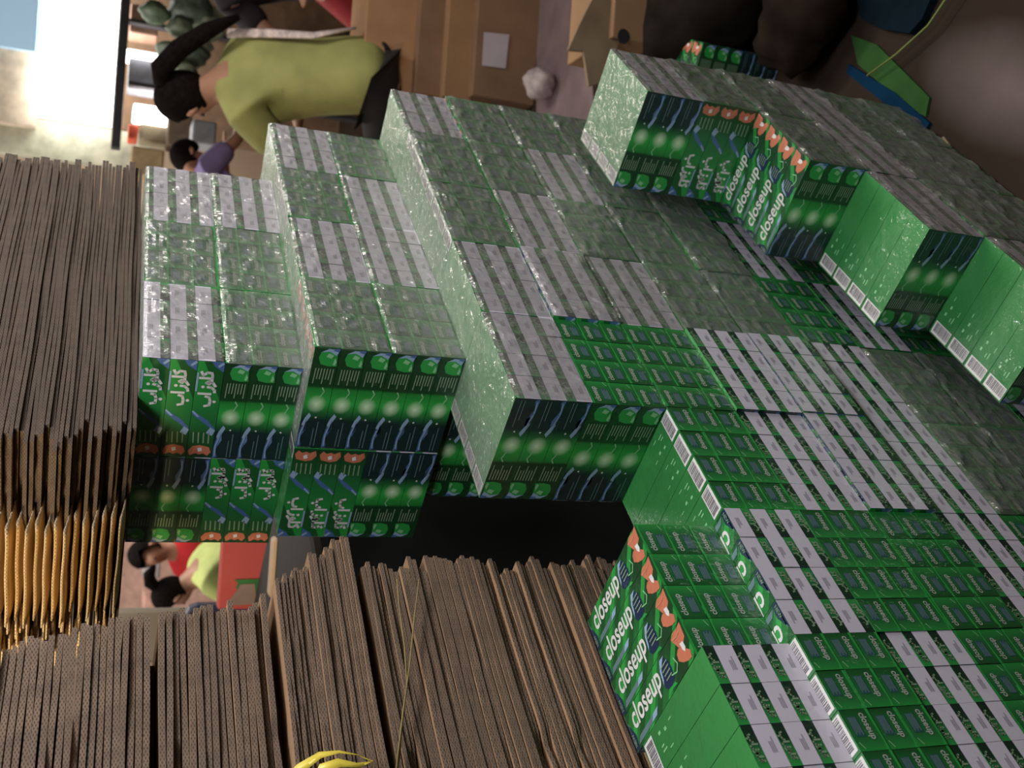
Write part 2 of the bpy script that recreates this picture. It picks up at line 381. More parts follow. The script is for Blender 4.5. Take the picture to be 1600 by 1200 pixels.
BN = [0]
def bundle(M0, cx, cy, cz, state, label, group, film=False, parts=True, jit=.0012, yaw=0):
    """one shrink-wrapped dozen; M0 = block frame, centre in block coordinates"""
    global HIDDEN
    p = M0 @ Vector((cx + random.uniform(-jit, jit), cy, cz))
    if not parts:
        if HIDDEN is None: HIDDEN = bundle_mesh()
        root = bpy.data.objects.new('toothpaste_bundle', HIDDEN); link(root)
    else:
        root = bpy.data.objects.new('toothpaste_bundle', None); root.empty_display_size = .02; link(root)
    rz = M0.to_euler().z + yaw + random.uniform(-.003, .003)
    root.matrix_world = Matrix.Translation(p) @ Matrix.Rotation(rz, 4, 'Z') @ Euler(ROT[state]).to_matrix().to_4x4()
    tag(root, label, 'toothpaste pack', group)
    if parts:
        for i in range(4):
            for k in range(3):
                c = bpy.data.objects.new('carton', CARTON); link(c, root)
                c.location = (random.uniform(-.0006, .0006), (i - 1.5) * CW, (k - 1) * CH)
        if film:
            fo = bpy.data.objects.new('shrink_film', random.choice(FILMT if film == 2 else FILMS)); link(fo, root)
            R_ = Euler(ROT[state]).to_matrix().to_4x4()
            fo.matrix_local = R_.inverted()
            fo['label'] = 'clear crinkled shrink film over carton ends'
    return root
ORD = ['', 'first', 'second', 'third', 'fourth', 'fifth', 'sixth', 'seventh', 'eighth', 'ninth', 'tenth', 'eleventh', 'twelfth', 'thirteenth',
       'fourteenth', 'fifteenth', 'sixteenth', 'seventeenth', 'eighteenth', 'nineteenth', 'twentieth']
def ordn(n):
    if n <= 20: return ORD[n]
    t_ = ['', '', 'twenty', 'thirty', 'forty', 'fifty', 'sixty', 'seventy', 'eighty', 'ninety'][n // 10]
    return (t_ + '-' + ORD[n % 10]) if n % 10 else {30: 'thirtieth', 40: 'fortieth', 50: 'fiftieth', 60: 'sixtieth', 70: 'seventieth', 80: 'eightieth', 90: 'ninetieth'}[n]
def endw(st): return 'white-ended' if st[0] == 'W' else 'green-ended'

# ------------------------------------------------------------------ main wall of bundles (row along the aisle)
I4 = Matrix.Identity(4)
# states from the top down for each column; column -1 is the nearest, 6 the farthest
COLS = {
    -1: (1, ['W3', 'G3', 'W3', 'G4', 'W4', 'G3', 'W3', 'G4']),
    0: (1, ['G4', 'W4', 'G3', 'G4', 'W3', 'G4', 'W3', 'G3']),
    1: (0, ['G3', 'W3', 'W4', 'W3', 'G4', 'G3', 'W4']),
    2: (2, ['W3', 'G4', 'G4', 'W3', 'W4', 'W3', 'G4', 'G3', 'W3']),
    3: (2, ['W3', 'W4', 'W3', 'G4', 'G3', 'G4', 'W3', 'G3', 'G4']),
    4: (2, ['G3', 'W3', 'G4', 'G3', 'G4', 'W3', 'G3', 'W3', 'G4']),
    5: (2, ['G3', 'G4', 'W3', 'G3', 'G4', 'G3', 'W3', 'G4', 'G3']),
    6: (2, ['W3', 'G4', 'G3', 'G3', 'W3', 'G4', 'G3', 'G4', 'W3'])}
SET = {(-1, 0): -.014, (0, 0): -.031, (6, 0): -.006, (3, 1): .004, (2, 3): .006, (2, 4): .008, (1, 0): 0, (1, 2): .006}
FLOOR = -7 * H
for k, (top, sts) in COLS.items():
    for n, st in enumerate(sts):
        z = (top - n - .5) * H
        dx = SET.get((k, n), 0)
        lab = '%s toothpaste pack, %s from the top in the %s nearest column beside the aisle' % (endw(st), ordn(n + 1), ordn(k + 2))
        bundle(I4, -L / 2 + dx, (k + .5) * W, z, st, lab, 'toothpaste packs walled up along the aisle', film=(2 if (n == 0 and k >= 2) else ((k >= 3 and n <= 4) or (1 <= k <= 2 and n >= 3 and st[0] == 'G'))))
# second row behind, filling the pile
for k in range(3, 7):
    for n in range(9):
        st = ['W3', 'G3', 'W3', 'G4', 'W4', 'G3', 'W3', 'G4', 'G3'][n] if k > 3 else ['W3', 'G3', 'G3', 'W3', 'G4', 'G3', 'W3', 'G4', 'G3'][n]
        if k == 3: lab = 'toothpaste pack, %s down in the shaded second row column behind the gap' % ordn(n + 1)
        else: lab = 'toothpaste pack, %s down, %s column back in the hidden second row' % (ordn(n + 1), ordn(k - 2))
        bundle(I4, -1.5 * L - .004, (k + .5) * W, (2 - n - .5) * H, st, lab, 'toothpaste packs in the second row', parts=(k == 3))
# middle tier (two packs high, set back) and top tier
def block(x0, y0, z0, yaw, nd, states, tier):
    M = Matrix.Translation((x0, y0, z0)) @ Matrix.Rotation(yaw, 4, 'Z')
    for r in range(2):
        for k in range(nd):
            for n in range(2):
                st = states[r][k][n]
                row = 'aisle side' if r == 0 else 'left side'
                lab = '%s toothpaste pack in the %s tier, %s row, %s of %s from the front, %s row' % (endw(st), tier, 'upper' if n == 0 else 'lower', ordn(k + 1), ['', '', '', 'three', 'four'][nd], row)
                lab = '%s pack, %s tier, %s layer, %s from the front, %s' % (endw(st), tier, 'upper' if n == 0 else 'lower', ordn(k + 1), row)
                bundle(M, -L / 2 - r * (L + .001), (k + .5) * W, (1.5 - n) * H, st, lab, 'toothpaste packs in the %s tier' % tier, film=((2 if n == 0 else True) if r == 0 else False), parts=(r == 0 or k == 0))
block(-.090, .589 + .02, 2 * H, .039, 4,
      [[('G4', 'G4'), ('W3', 'W3'), ('G3', 'W3'), ('W3', 'G3')], [('G3', 'W3'), ('W3', 'G3'), ('G4', 'W3'), ('W3', 'G4')]], 'middle')
block(-.160, .650, 4 * H, .016, 3,
      [[('W4', 'G4'), ('G3', 'G3'), ('W3', 'W3')], [('W3', 'W4'), ('G4', 'W3'), ('W3', 'G4')]], 'top')

# ------------------------------------------------------------------ stepped stack across the aisle
MBk = Matrix.Translation((.047, 1.005, -.113)) @ Matrix.Rotation(.018, 4, 'Z')
STEP = [(0, 0, ['W3', 'G3', 'G4', 'W3', 'G4', 'G3']), (1, 2, ['G4', 'W3', 'G4', 'G3']), (2, 3, ['W3', 'G4', 'G3']), (3, 4, ['W3', 'G4'])]
for k, drop, sts in STEP:
    for n, st in enumerate(sts):
        z = -(drop + n + .5) * H
        lab = '%s pack, %s down in the %s step of the stack beside the bare floor' % (endw(st), ordn(n + 1), ['highest', 'second highest', 'third highest', 'lowest'][k])
        bundle(MBk, L / 2, (.5 - k) * W, z, st, lab, 'toothpaste packs in the stepped stack', film=(2 if (k == 0 and n == 0) else True))
tops = [o for o in bpy.data.objects if o.name.startswith('toothpaste_bundle')]
# a lone pack behind the stepped stack, standing on others
for n, st in enumerate(['G4', 'W3']):
    bundle(Matrix.Translation((.02, 1.78, FLOOR)) @ Matrix.Rotation(.25, 4, 'Z'), 0, 0, (1.5 - n) * H, st,
           ['toothpaste pack with coral print lying alone behind the stepped stack', 'lower toothpaste pack under the lone coral printed one'][n], 'toothpaste packs in the small far stack')

# ------------------------------------------------------------------ corrugated board
def card_mat(name, face, edge, pitch=.0078):
    mt, t, b = nt(name); x, y, z, v = objxyz(t)
    geo = t.nodes.new('ShaderNodeNewGeometry')
    at = t.nodes.new('ShaderNodeTexCoord'); sp = t.nodes.new('ShaderNodeSeparateXYZ'); t.links.new(at.outputs['Normal'], sp.inputs[0])
    up = math_(t, 'GREATER_THAN', math_(t, 'ABSOLUTE', sp.outputs[2]), .7)
    oi = t.nodes.new('ShaderNodeObjectInfo')
    # open flutes on the cut edge: rows of small dark cells between thin liners
    wv = math_(t, 'SINE', math_(t, 'MULTIPLY', math_(t, 'ADD', y, x), 2 * PI / pitch))
    zz = math_(t, 'MULTIPLY', z, 2 * PI / .0036)
    fl = math_(t, 'GREATER_THAN', math_(t, 'MULTIPLY', math_(t, 'SINE', math_(t, 'ADD', zz, 1.57)), wv), .20)
    n = noise(t, v, 60, 4)
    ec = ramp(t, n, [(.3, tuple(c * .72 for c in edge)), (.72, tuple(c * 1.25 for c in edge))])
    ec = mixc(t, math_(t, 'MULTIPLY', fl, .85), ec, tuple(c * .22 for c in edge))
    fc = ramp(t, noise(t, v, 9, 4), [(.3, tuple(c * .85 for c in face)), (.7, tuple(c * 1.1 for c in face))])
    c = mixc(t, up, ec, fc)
    c = mixc(t, math_(t, 'MULTIPLY', oi.outputs['Random'], .35), c, tuple(e * .55 for e in edge))
    t.links.new(c, b.inputs['Base Color']); b.inputs['Roughness'].default_value = .85
    bp = t.nodes.new('ShaderNodeBump'); bp.inputs['Strength'].default_value = .3; bp.inputs['Distance'].default_value = .002
    t.links.new(n, bp.inputs['Height']); t.links.new(bp.outputs[0], b.inputs['Normal'])
    return mt
cardA = card_mat('corrugated_board', (.32, .19, .095), (.150, .102, .066))
cardB = card_mat('corrugated_board_pale', (.60, .42, .20), (.50, .38, .22))  # same board on the flaps, warm lamplight put into its paler colour
cardD = card_mat('corrugated_board_painted_shade', (.30, .19, .10), (.085, .058, .038))  # shaded copy of the board, shade put into its darker edge colour
liner = plain('kraft_liner_edge', (.30, .19, .11), .85, .2, 40)
def ragged(pts_n, r, amp): return [r.uniform(-amp, amp) for _ in range(pts_n)]
def flat_box_mesh(seed, lx, ly, th, sag=0.0, dent=None, plies=2):
    """folded flat box: plies of board, +x edge and far edge slightly ragged and wavy"""
    r = random.Random(seed); b = MB(); ny = 26
    pt = th / plies
    for q in range(plies):
        z0 = -th / 2 + q * pt + pt * .06; z1 = z0 + pt * .88
        far = ly / 2 + r.uniform(-.008, .006); off = r.uniform(-.003, .003)
        ph = r.uniform(0, 6); vs = []
        for i in range(ny + 1):
            y = -ly / 2 + (far + ly / 2) * i / ny
            wob = .0008 * math.sin(i * .7 + ph) + off
            dz = .0007 * math.sin(i * .45 + ph) + sag * (i / ny) ** 2 
            xr = lx / 2 + wob + r.uniform(-.0006, .0006)
            if dent and abs(y - dent) < .03: xr -= .008 * (1 - abs(y - dent) / .03)
            for xx in (-lx / 2, xr):
                for zz in (z0, z1): vs.append((xx, y + (r.uniform(-.0015, .0015) if i == ny else 0), zz + dz))
        fs = []
        for i in range(ny):
            a = i * 4; c = a + 4
            fs += [(a, a + 1, c + 1, c), (a + 2, c + 2, c + 3, a + 3), (a + 1, a + 3, c + 3, c + 1), (a, c, c + 2, a + 2)]
        fs += [(0, 2, 3, 1), (ny * 4, ny * 4 + 1, ny * 4 + 3, ny * 4 + 2)]
        b.mesh(vs, fs, cardA)
    return b.data('flattened_box')
def pile(x, yfar, z0, z1, th, lx, ly, name, lab, grp, seed, plies=2, skew=0, jag=.018, yaw=0):
    r = random.Random(seed); n = int(round((z1 - z0) / th)); th = (z1 - z0) / n
    ms = [flat_box_mesh(seed * 10 + i, lx, ly, th * .93, 0, (r.uniform(0, .2) if i == 2 else None), plies) for i in range(5)]
    for i in range(n):
        o = bpy.data.objects.new(name, r.choice(ms)); link(o)
        k = n - i
        o.location = (x - lx / 2 + r.uniform(-.005, .003), yfar - ly / 2 + r.uniform(-jag, jag * .5) + skew * i, z0 + (i + .5) * th)
        o.rotation_euler = (0, 0, yaw + r.uniform(-.006, .006))
        tag(o, lab % ordn(k), 'flattened box', grp)
XC = -.242
pile(XC, .335, FLOOR, .412, .0135, .45, .72, 'flattened_box', 'brown flattened box, %s from the top of the thick lowest left bundle', 'flattened boxes in the lowest left bundle', 3, skew=0, jag=.02)
pile(XC + .006, .372, .424, .530, .0122, .46, .72, 'flattened_box', 'brown flattened box, %s from the top of the second lowest left bundle', 'flattened boxes in the second left bundle', 4, jag=.010, skew=-.0088)
pile(XC + .002, .266, .541, .672, .0082, .44, .66, 'flattened_box', 'thin flattened box, %s from the top of the second highest left bundle', 'flattened boxes in the third left bundle', 5, plies=1, jag=.012, skew=-.001)
pile(XC + .006, .245, .681, .87, .0080, .48, .64, 'flattened_box', 'thin flattened box, %s from the top of the highest left bundle', 'flattened boxes in the top left bundle', 6, plies=1, jag=.008, skew=-.0022)
# added recessed sheets between the bundles, gap shade put into their dark colour
darkl = plain('gap_shade_board', (.07, .045, .03), .9, .2, 30)
for z, th_, lb in ((.418, .0112, 'recessed sheet painted dark as gap shade above the thick lowest left bundle'), (.5355, .0095, 'recessed sheet painted dark as gap shade under the second highest left bundle'), (.6765, .0075, 'recessed sheet painted dark as gap shade under the highest left bundle')):
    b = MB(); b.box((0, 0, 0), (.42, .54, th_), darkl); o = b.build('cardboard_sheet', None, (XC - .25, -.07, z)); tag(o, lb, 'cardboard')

# folded cartons on top of the tower
def folded_top_mesh(seed, th):
    """flattened carton: two plies closed on the aisle side, flaps opening towards the front"""
    r = random.Random(seed); b = MB(); lx, ly = .455, .82; pt = th * .42; ny = 20; nx = 22
    for q in range(2):
        vs = []; far = r.uniform(-.01, .01); near = r.uniform(-.02, .02)
        zc = -th * .25 + q * th * .5
        for i in range(ny + 1):
            for j in range(nx + 1):
                x = lx / 2 - lx * j / nx; y = ly / 2 + far - (ly + far + near) * i / ny
                if i == ny: y += r.uniform(-.003, .003) + (.03 * math.sin(PI * min(1, max(0, (j / nx - .30) / .5))) if .3 < j / nx < .8 else 0)
                z = zc + .001 * math.sin(i * .6 + seed + q) * (1 if q else .8)
                vs += [(x + .001 * math.sin(i + seed), y, z - pt / 2), (x + .001 * math.sin(i + seed), y, z + pt / 2)]
        fs = []; st = (nx + 1) * 2
        for i in range(ny):
            for j in range(nx):
                a = i * st + j * 2; c = a + st
                fs += [(a, a + 2, c + 2, c), (a + 1, c + 1, c + 3, a + 3)]
            a = i * st; c = a + st; fs.append((a, c, c + 1, a + 1)); a += nx * 2; c += nx * 2; fs.append((a, a + 1, c + 1, c))
        for j in range(nx):
            a = j * 2; fs.append((a, a + 1, a + 3, a + 2)); a = ny * st + j * 2; fs.append((a, a + 2, a + 3, a + 1))
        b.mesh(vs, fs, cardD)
    return b.data('board'), r
def flap_mesh(seed, th):
    r = random.Random(seed); b = MB(); lx, ly = .455, .82
    # a curling flap that tips out of the fold at the front
    vs = []; n = 10; m_ = 6
    for i in range(n + 1):
        x = lx / 2 - lx * (.30 + .46 * i / n)
        for j in range(m_ + 1):
            u = j / m_; y = -ly / 2 + .04 - u * .075
            z = -th * .30 + u * u * th * .62 + .0006 * math.sin(i + seed)
            vs += [(x, y, z), (x, y + .001, z + .0022)]
    st = (m_ + 1) * 2; fs = []
    for i in range(n):
        for j in range(m_):
            a = i * st + j * 2; c = a + st; fs += [(a, c, c + 2, a + 2), (a + 1, a + 3, c + 3, c + 1)]
        a = i * st + m_ * 2; c = a + st; fs.append((a, c, c + 1, a + 1))
    for i in (0, n):
        for j in range(m_): a = i * st + j * 2; fs.append((a, a + 2, a + 3, a + 1))
    b.mesh(vs, fs, cardB, True)
    # frayed corner strips
    for s_ in range(3):
        x = lx / 2 - lx * (.78 + .07 * s_); b.box((x, -ly / 2 - .010, r.uniform(-.003, .003)), (.035, .05, .0022), cardB, Matrix.Rotation(r.uniform(-.08, .08), 4, 'X'))
    return b.data('flap')
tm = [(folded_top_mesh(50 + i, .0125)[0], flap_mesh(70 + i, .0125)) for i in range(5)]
zt = 6 * H + .002; nt_ = 32
for i in range(nt_):
    me, fl = random.choice(tm)
    o = bpy.data.objects.new('folded_carton', None); link(o); o.empty_display_size = .02
    o.location = (-.235 - .2275 + random.uniform(-.004, .003), .56 + .41 + random.uniform(-.02, .012) - .0008 * i, zt + (i + .5) * .0125)
    o.rotation_euler = (0, 0, .016 + random.uniform(-.006, .006))
    tag(o, 'folded brown carton, %s from the bottom of the pile on the tallest tier' % ordn(i + 1), 'flattened box', 'folded cartons on the tallest tier')
    c = bpy.data.objects.new('board', me); link(c, o)
    c = bpy.data.objects.new('flap', fl); link(c, o); c['label'] = 'pale flap curling out at the front'

# added black blocks standing in for the shade deep in the gap
gapm = plain('black_plastic_cover', (.006, .007, .007), .75, .3, 10, .3)  # black of the added blocks, stands in for gap shade
b = MB(); b.box((0, 0, 0), (.9, .7, 1.14), gapm); o = bevel(b.build('plastic_cover', None, (-1.23, .98, FLOOR + .57)), .03, 3)  # added shade block, not a real cover
tag(o, 'added black block for the shade deep in the gap beside the left bundles', 'shade block')
b = MB(); b.box((0, 0, 0), (.30, .18, .5), gapm); o = bevel(b.build('plastic_cover', None, (-.60, .50, FLOOR + .25)), .03, 3)  # added shade block, not a real cover
tag(o, 'added black block for the shade low in the gap between cardboard and packs', 'shade block')
# yellow strapping and twine on the left bundles
def at_x(px, py, X):
    d = CR * ((px - 800) / FPX) + CD * ((py - 600) / FPX) + CF; t_ = (X - CP.x) / d.x; return CP + d * t_
strapm = ink('yellow_plastic_strap', (.62, .50, .06), False, .35)
def ribbon(name, pts, wd, mat, lab, cat, thick=.0006):
    b = MB(); pts = [Vector(p) for p in pts]; vs = []
    for i, p in enumerate(pts):
        d = (pts[min(i + 1, len(pts) - 1)] - pts[max(0, i - 1)]).normalized()
        s_ = d.cross(Vector((1, .2, .1))).normalized() * wd / 2
        w_ = s_ * (.6 + .5 * math.sin(i * .9 + 1)); e = Vector((thick, 0, 0))
        vs += [p - w_, p + w_, p + w_ + e, p - w_ + e]
    fs = []
    for i in range(len(pts) - 1):
        a = i * 4; c = a + 4
        for j in range(4): fs.append((a + j, a + (j + 1) % 4, c + (j + 1) % 4, c + j))
    fs += [(0, 3, 2, 1), tuple(len(vs) - 4 + j for j in range(4))]
    b.mesh(vs, fs, mat, True); o = b.build(name); tag(o, lab, cat); return o
pp = [(440, 1230, -.22), (470, 1200, -.215), (500, 1180, -.205), (530, 1175, -.20), (560, 1180, -.205), (582, 1190, -.22), (560, 1196, -.205), (530, 1192, -.198), (505, 1200, -.20), (490, 1230, -.21)]
ribbon('plastic_strap', [at_x(*p) for p in pp], .012, strapm, 'loose yellow plastic strap looped over the left cardboard bundles', 'strap')
tw = plain('dull_yellow_twine', (.20, .15, .05), .8)
b = MB(); b.tube([at_x(620 + 0.1 * 0, 905, -.228), at_x(624, 950, -.228), at_x(632, 1010, -.228), at_x(636, 1070, -.228), at_x(628, 1130, -.228), at_x(622, 1210, -.228)], .0011, tw, 6)
tag(b.build('twine'), 'dull yellow twine running down the thick lowest left bundle', 'twine')
b = MB(); b.tube([at_x(655, 905, -.226), at_x(648, 960, -.226), at_x(640, 1040, -.226), at_x(630, 1110, -.226), at_x(618, 1210, -.226)], .0011, tw, 6)
tag(b.build('twine'), 'second dull yellow twine crossing the first on the lowest left bundle', 'twine')

# ------------------------------------------------------------------ room beyond
FH = Vector((CF.x, CF.y, 0)).normalized(); RH = Vector((FH.y, -FH.x, 0))   # horizontal forward, right
BYAW = math.atan2(RH.y, RH.x)
def bg(px, py, d):
    v = CR * ((px - 800) / FPX) + CD * ((py - 600) / FPX) + CF
    return CP + v * (d / v.dot(FH))
def onf(px, py, z=FLOOR):
    v = CR * ((px - 800) / FPX) + CD * ((py - 600) / FPX) + CF
    return CP + v * ((z - CP.z) / v.z)
def loc_rd(p): q = p - CP; return q.dot(RH), q.dot(FH), p.z
GF = Matrix.Translation((CP.x, CP.y, 0)) @ Matrix.Rotation(BYAW, 4, 'Z')   # local x = right, y = forward
# floor; a pool of light is painted in as a pale patch
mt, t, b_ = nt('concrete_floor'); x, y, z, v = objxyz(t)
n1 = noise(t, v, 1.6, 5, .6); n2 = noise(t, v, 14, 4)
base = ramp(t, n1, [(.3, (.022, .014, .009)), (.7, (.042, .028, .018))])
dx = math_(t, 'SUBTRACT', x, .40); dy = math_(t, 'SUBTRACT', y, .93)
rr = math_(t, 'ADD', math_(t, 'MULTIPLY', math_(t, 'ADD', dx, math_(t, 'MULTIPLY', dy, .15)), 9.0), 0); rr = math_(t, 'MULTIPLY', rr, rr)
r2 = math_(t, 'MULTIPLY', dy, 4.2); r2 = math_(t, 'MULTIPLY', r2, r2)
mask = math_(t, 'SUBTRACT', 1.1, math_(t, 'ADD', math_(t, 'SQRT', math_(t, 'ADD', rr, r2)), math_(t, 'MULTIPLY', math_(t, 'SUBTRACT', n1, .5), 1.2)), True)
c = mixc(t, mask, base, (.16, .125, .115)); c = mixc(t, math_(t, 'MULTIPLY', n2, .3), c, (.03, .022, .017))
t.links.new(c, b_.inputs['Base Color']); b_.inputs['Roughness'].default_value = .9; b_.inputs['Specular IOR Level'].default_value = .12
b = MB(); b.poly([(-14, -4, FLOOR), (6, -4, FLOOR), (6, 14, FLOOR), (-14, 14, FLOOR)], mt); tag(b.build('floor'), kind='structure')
wallm = plain('painted_wall_beige', (.55, .42, .30), .9, .12, 2); ceilm = plain('ceiling_board', (.34, .30, .26), .9, .1, 3)
greywall = plain('grey_plaster', (.34, .31, .25), .9, .12, 5)
b = MB(); b.box((0, 9.2, .8), (14, .12, 3.3), wallm); o = b.build('wall_back'); o.matrix_world = GF; tag(o, kind='structure')
b = MB(); b.box((-4, 4, 2.5), (20, 18, .1), ceilm); tag(b.build('ceiling'), kind='structure')
b = MB(); b.box((2.9, 2, .8), (.1, 14, 3.3), greywall); tag(b.build('wall_right'), kind='structure')
# grey pillar left of the gap
def boxbg(name, px0, px1, py0, py1, d, depth, mat, lab, cat, group=None, kind=None, bev=.006, floor_=False, **kw):
    """box that faces the viewer across the room; px = vertical extent, py = horizontal extent"""
    pc = bg((px0 + px1) / 2, (py0 + py1) / 2, d); r0 = loc_rd(bg((px0 + px1) / 2, py1, d))[0]; r1 = loc_rd(bg((px0 + px1) / 2, py0, d))[0]
    z1 = bg(px0, (py0 + py1) / 2, d).z; z0 = bg(px1, (py0 + py1) / 2, d).z
    if floor_: z0 = FLOOR
    b = MB(); b.box((0, 0, 0), (abs(r1 - r0), depth, z1 - z0), mat)
    o = b.build(name); o.matrix_world = GF @ Matrix.Translation(((r0 + r1) / 2, d + depth / 2, (z0 + z1) / 2))
    if bev: bevel(o, bev)
    tag(o, lab, cat, group, kind); return o
boxbg('trim_1', -60, 900, 950, 1030, 3.6, .04, greywall, None, None, kind='structure', floor_=True, bev=.01)

# bright shop front: lit panel in a dark frame
glow = emis('lit_shop_window', (1, .99, .95), 9)
glow2 = emis('lit_shop_window_dim', (.42, .62, .80), .5)
darkm = plain('dark_metal_frame', (.035, .035, .045), .5)
b = MB(); 
p0 = loc_rd(bg(40, 192, 7.4)); p1 = loc_rd(bg(185, -60, 7.4)); zt0 = bg(35, 100, 7.4).z; zt1 = bg(184, 100, 7.4).z
o = boxbg('window_1', 62, 184, -90, 190, 7.4, .04, glow, None, None, kind='structure', bev=0)
o = boxbg('window_2', -60, 62, -90, 72, 7.4, .04, glow2, None, None, kind='structure', bev=0)
boxbg('trim_2', 184, 199, -90, 232, 7.2, .10, darkm, None, None, kind='structure')
boxbg('trim_3', -60, 240, 190, 250, 7.6, .10, plain('pale_green_grey_board', (.40, .40, .30), .8), None, None, kind='structure')
boxbg('trim_4', -60, 60, 72, 190, 7.5, .10, plain('cream_panel', (.62, .52, .40), .8), None, None, kind='structure')
boxbg('trim_5', 199, 560, 60, 66, 7.2, .08, darkm, None, None, kind='structure', floor_=True)
boxbg('trim_6', 199, 560, 154, 161, 7.2, .08, darkm, None, None, kind='structure', floor_=True)
# goods and fittings in the lit stall
peach = plain('peach_partition', (.52, .33, .25), .85); brown = plain('brown_partition', (.20, .12, .07), .85)
boxbg('trim_7', 199, 620, -90, 235, 7.9, .08, brown, None, None, kind='structure', floor_=True)
def thingbox(name, r, d, col, lab, cat, rough=.6, em=0, grp=None):
    mat = plain(name + '_%d' % BN[0], col, rough, .18, 20) if not em else emis(name + '_lit_%d' % BN[0], col, em); BN[0] += 1
    return boxbg(name, r[0], r[1], r[2], r[3], d, .22, mat, lab, cat, grp, bev=.012)
thingbox('cardboard_carton', (203, 248, 8, 54), 7.3, (.60, .36, .26), 'peach carton high on the bright stall shelf by the window', 'box')
thingbox('display_screen', (200, 246, 88, 140), 7.3, (.30, .31, .36), 'grey panel with a bright top under the lit window', 'panel')
thingbox('strip_lamp', (197, 247, 79, 90), 7.25, (1, .95, .9), 'glowing white strip for the bright edge of the grey panel', 'lamp', em=4)  # bright edge of the panel, its brightness put in as a glow
thingbox('strip_lamp', (208, 280, 166, 188), 7.25, (1, .95, .92), 'broad white lamp glowing below the dark beam', 'lamp', em=6)
thingbox('small_lamp', (250, 266, 140, 156), 7.2, (1, .95, .9), 'small white lamp above the ponytailed woman', 'lamp', em=6)
thingbox('red_packet', (200, 216, 194, 216), 7.3, (.75, .12, .06), 'small orange-red packet under the dark beam', 'packet')
thingbox('storage_tin', (218, 276, 196, 222), 7.3, (.34, .30, .20), 'olive tin on the stall shelf under the broad lamp', 'tin')
thingbox('grey_carton', (300, 338, 188, 226), 6.6, (.34, .36, .38), 'grey carton behind the bowed person in purple', 'box')
thingbox('shelf_board', (204, 256, 230, 275), 7.1, (.42, .31, .17), 'tan shelf panel behind the top tier of packs', 'shelf')
thingbox('bottle_crate', (262, 300, 170, 230), 7.1, (.18, .13, .09), 'dark brown crate between the olive tin and grey carton', 'crate')
# hanging bags of goods
def blob(name, c, rad, mat, lab, cat, seed=0, grp=None, sc=(1, 1, 1)):
    bm = bmesh.new(); bmesh.ops.create_icosphere(bm, subdivisions=3, radius=rad); r = random.Random(seed)
    ph = [r.uniform(0, 6) for _ in range(6)]
    for vv in bm.verts:
        n = vv.co.normalized(); k = 1 + .13 * math.sin(5 * n.x + ph[0]) * math.sin(4 * n.y + ph[1]) + .09 * math.sin(9 * n.z + ph[2]) * math.cos(7 * n.x + ph[3])
        vv.co = Vector((vv.co.x * sc[0], vv.co.y * sc[1], vv.co.z * sc[2])) * k
    me = bpy.data.meshes.new(name); bm.to_mesh(me); bm.free(); me.materials.append(mat)
    for p in me.polygons: p.use_smooth = True
    o = bpy.data.objects.new(name, me); link(o); o.location = c; tag(o, lab, cat, grp); return o
greens = [(.10, .16, .09), (.16, .20, .14), (.30, .36, .28), (.07, .10, .07), (.20, .26, .2)]
k = 0
for px, py, rr_, ci, lab in ((242, 20, .075, 0, 'dark green bag hanging in the stall beside the peach carton'), (300, 18, .12, 3, 'large dark bag hanging at the frame edge in the stall'), (282, 45, .07, 1, 'small olive bag below the peach carton'),
                        (325, 45, .085, 2, 'pale green packet above the ponytail of the woman in lime'), (262, 78, .06, 4, 'small grey-green bag beside the glowing strip'), (300, 85, .085, 3, 'dark bag hanging left of the ponytail'),
                        (318, 72, .05, 2, 'small pale packet right of the ponytailed head'), (350, 20, .06, 2, 'pale packet next to the person in black'), (290, 110, .06, 1, 'olive bag just above the ponytailed head')):
    blob('goods_bag', bg(px, py, 6.9), rr_, plain('bag_%d' % k, greens[ci], .5, .35, 25), lab, 'bag', k, 'bags hanging in the stall', (1, .6, 1.2)); k += 1

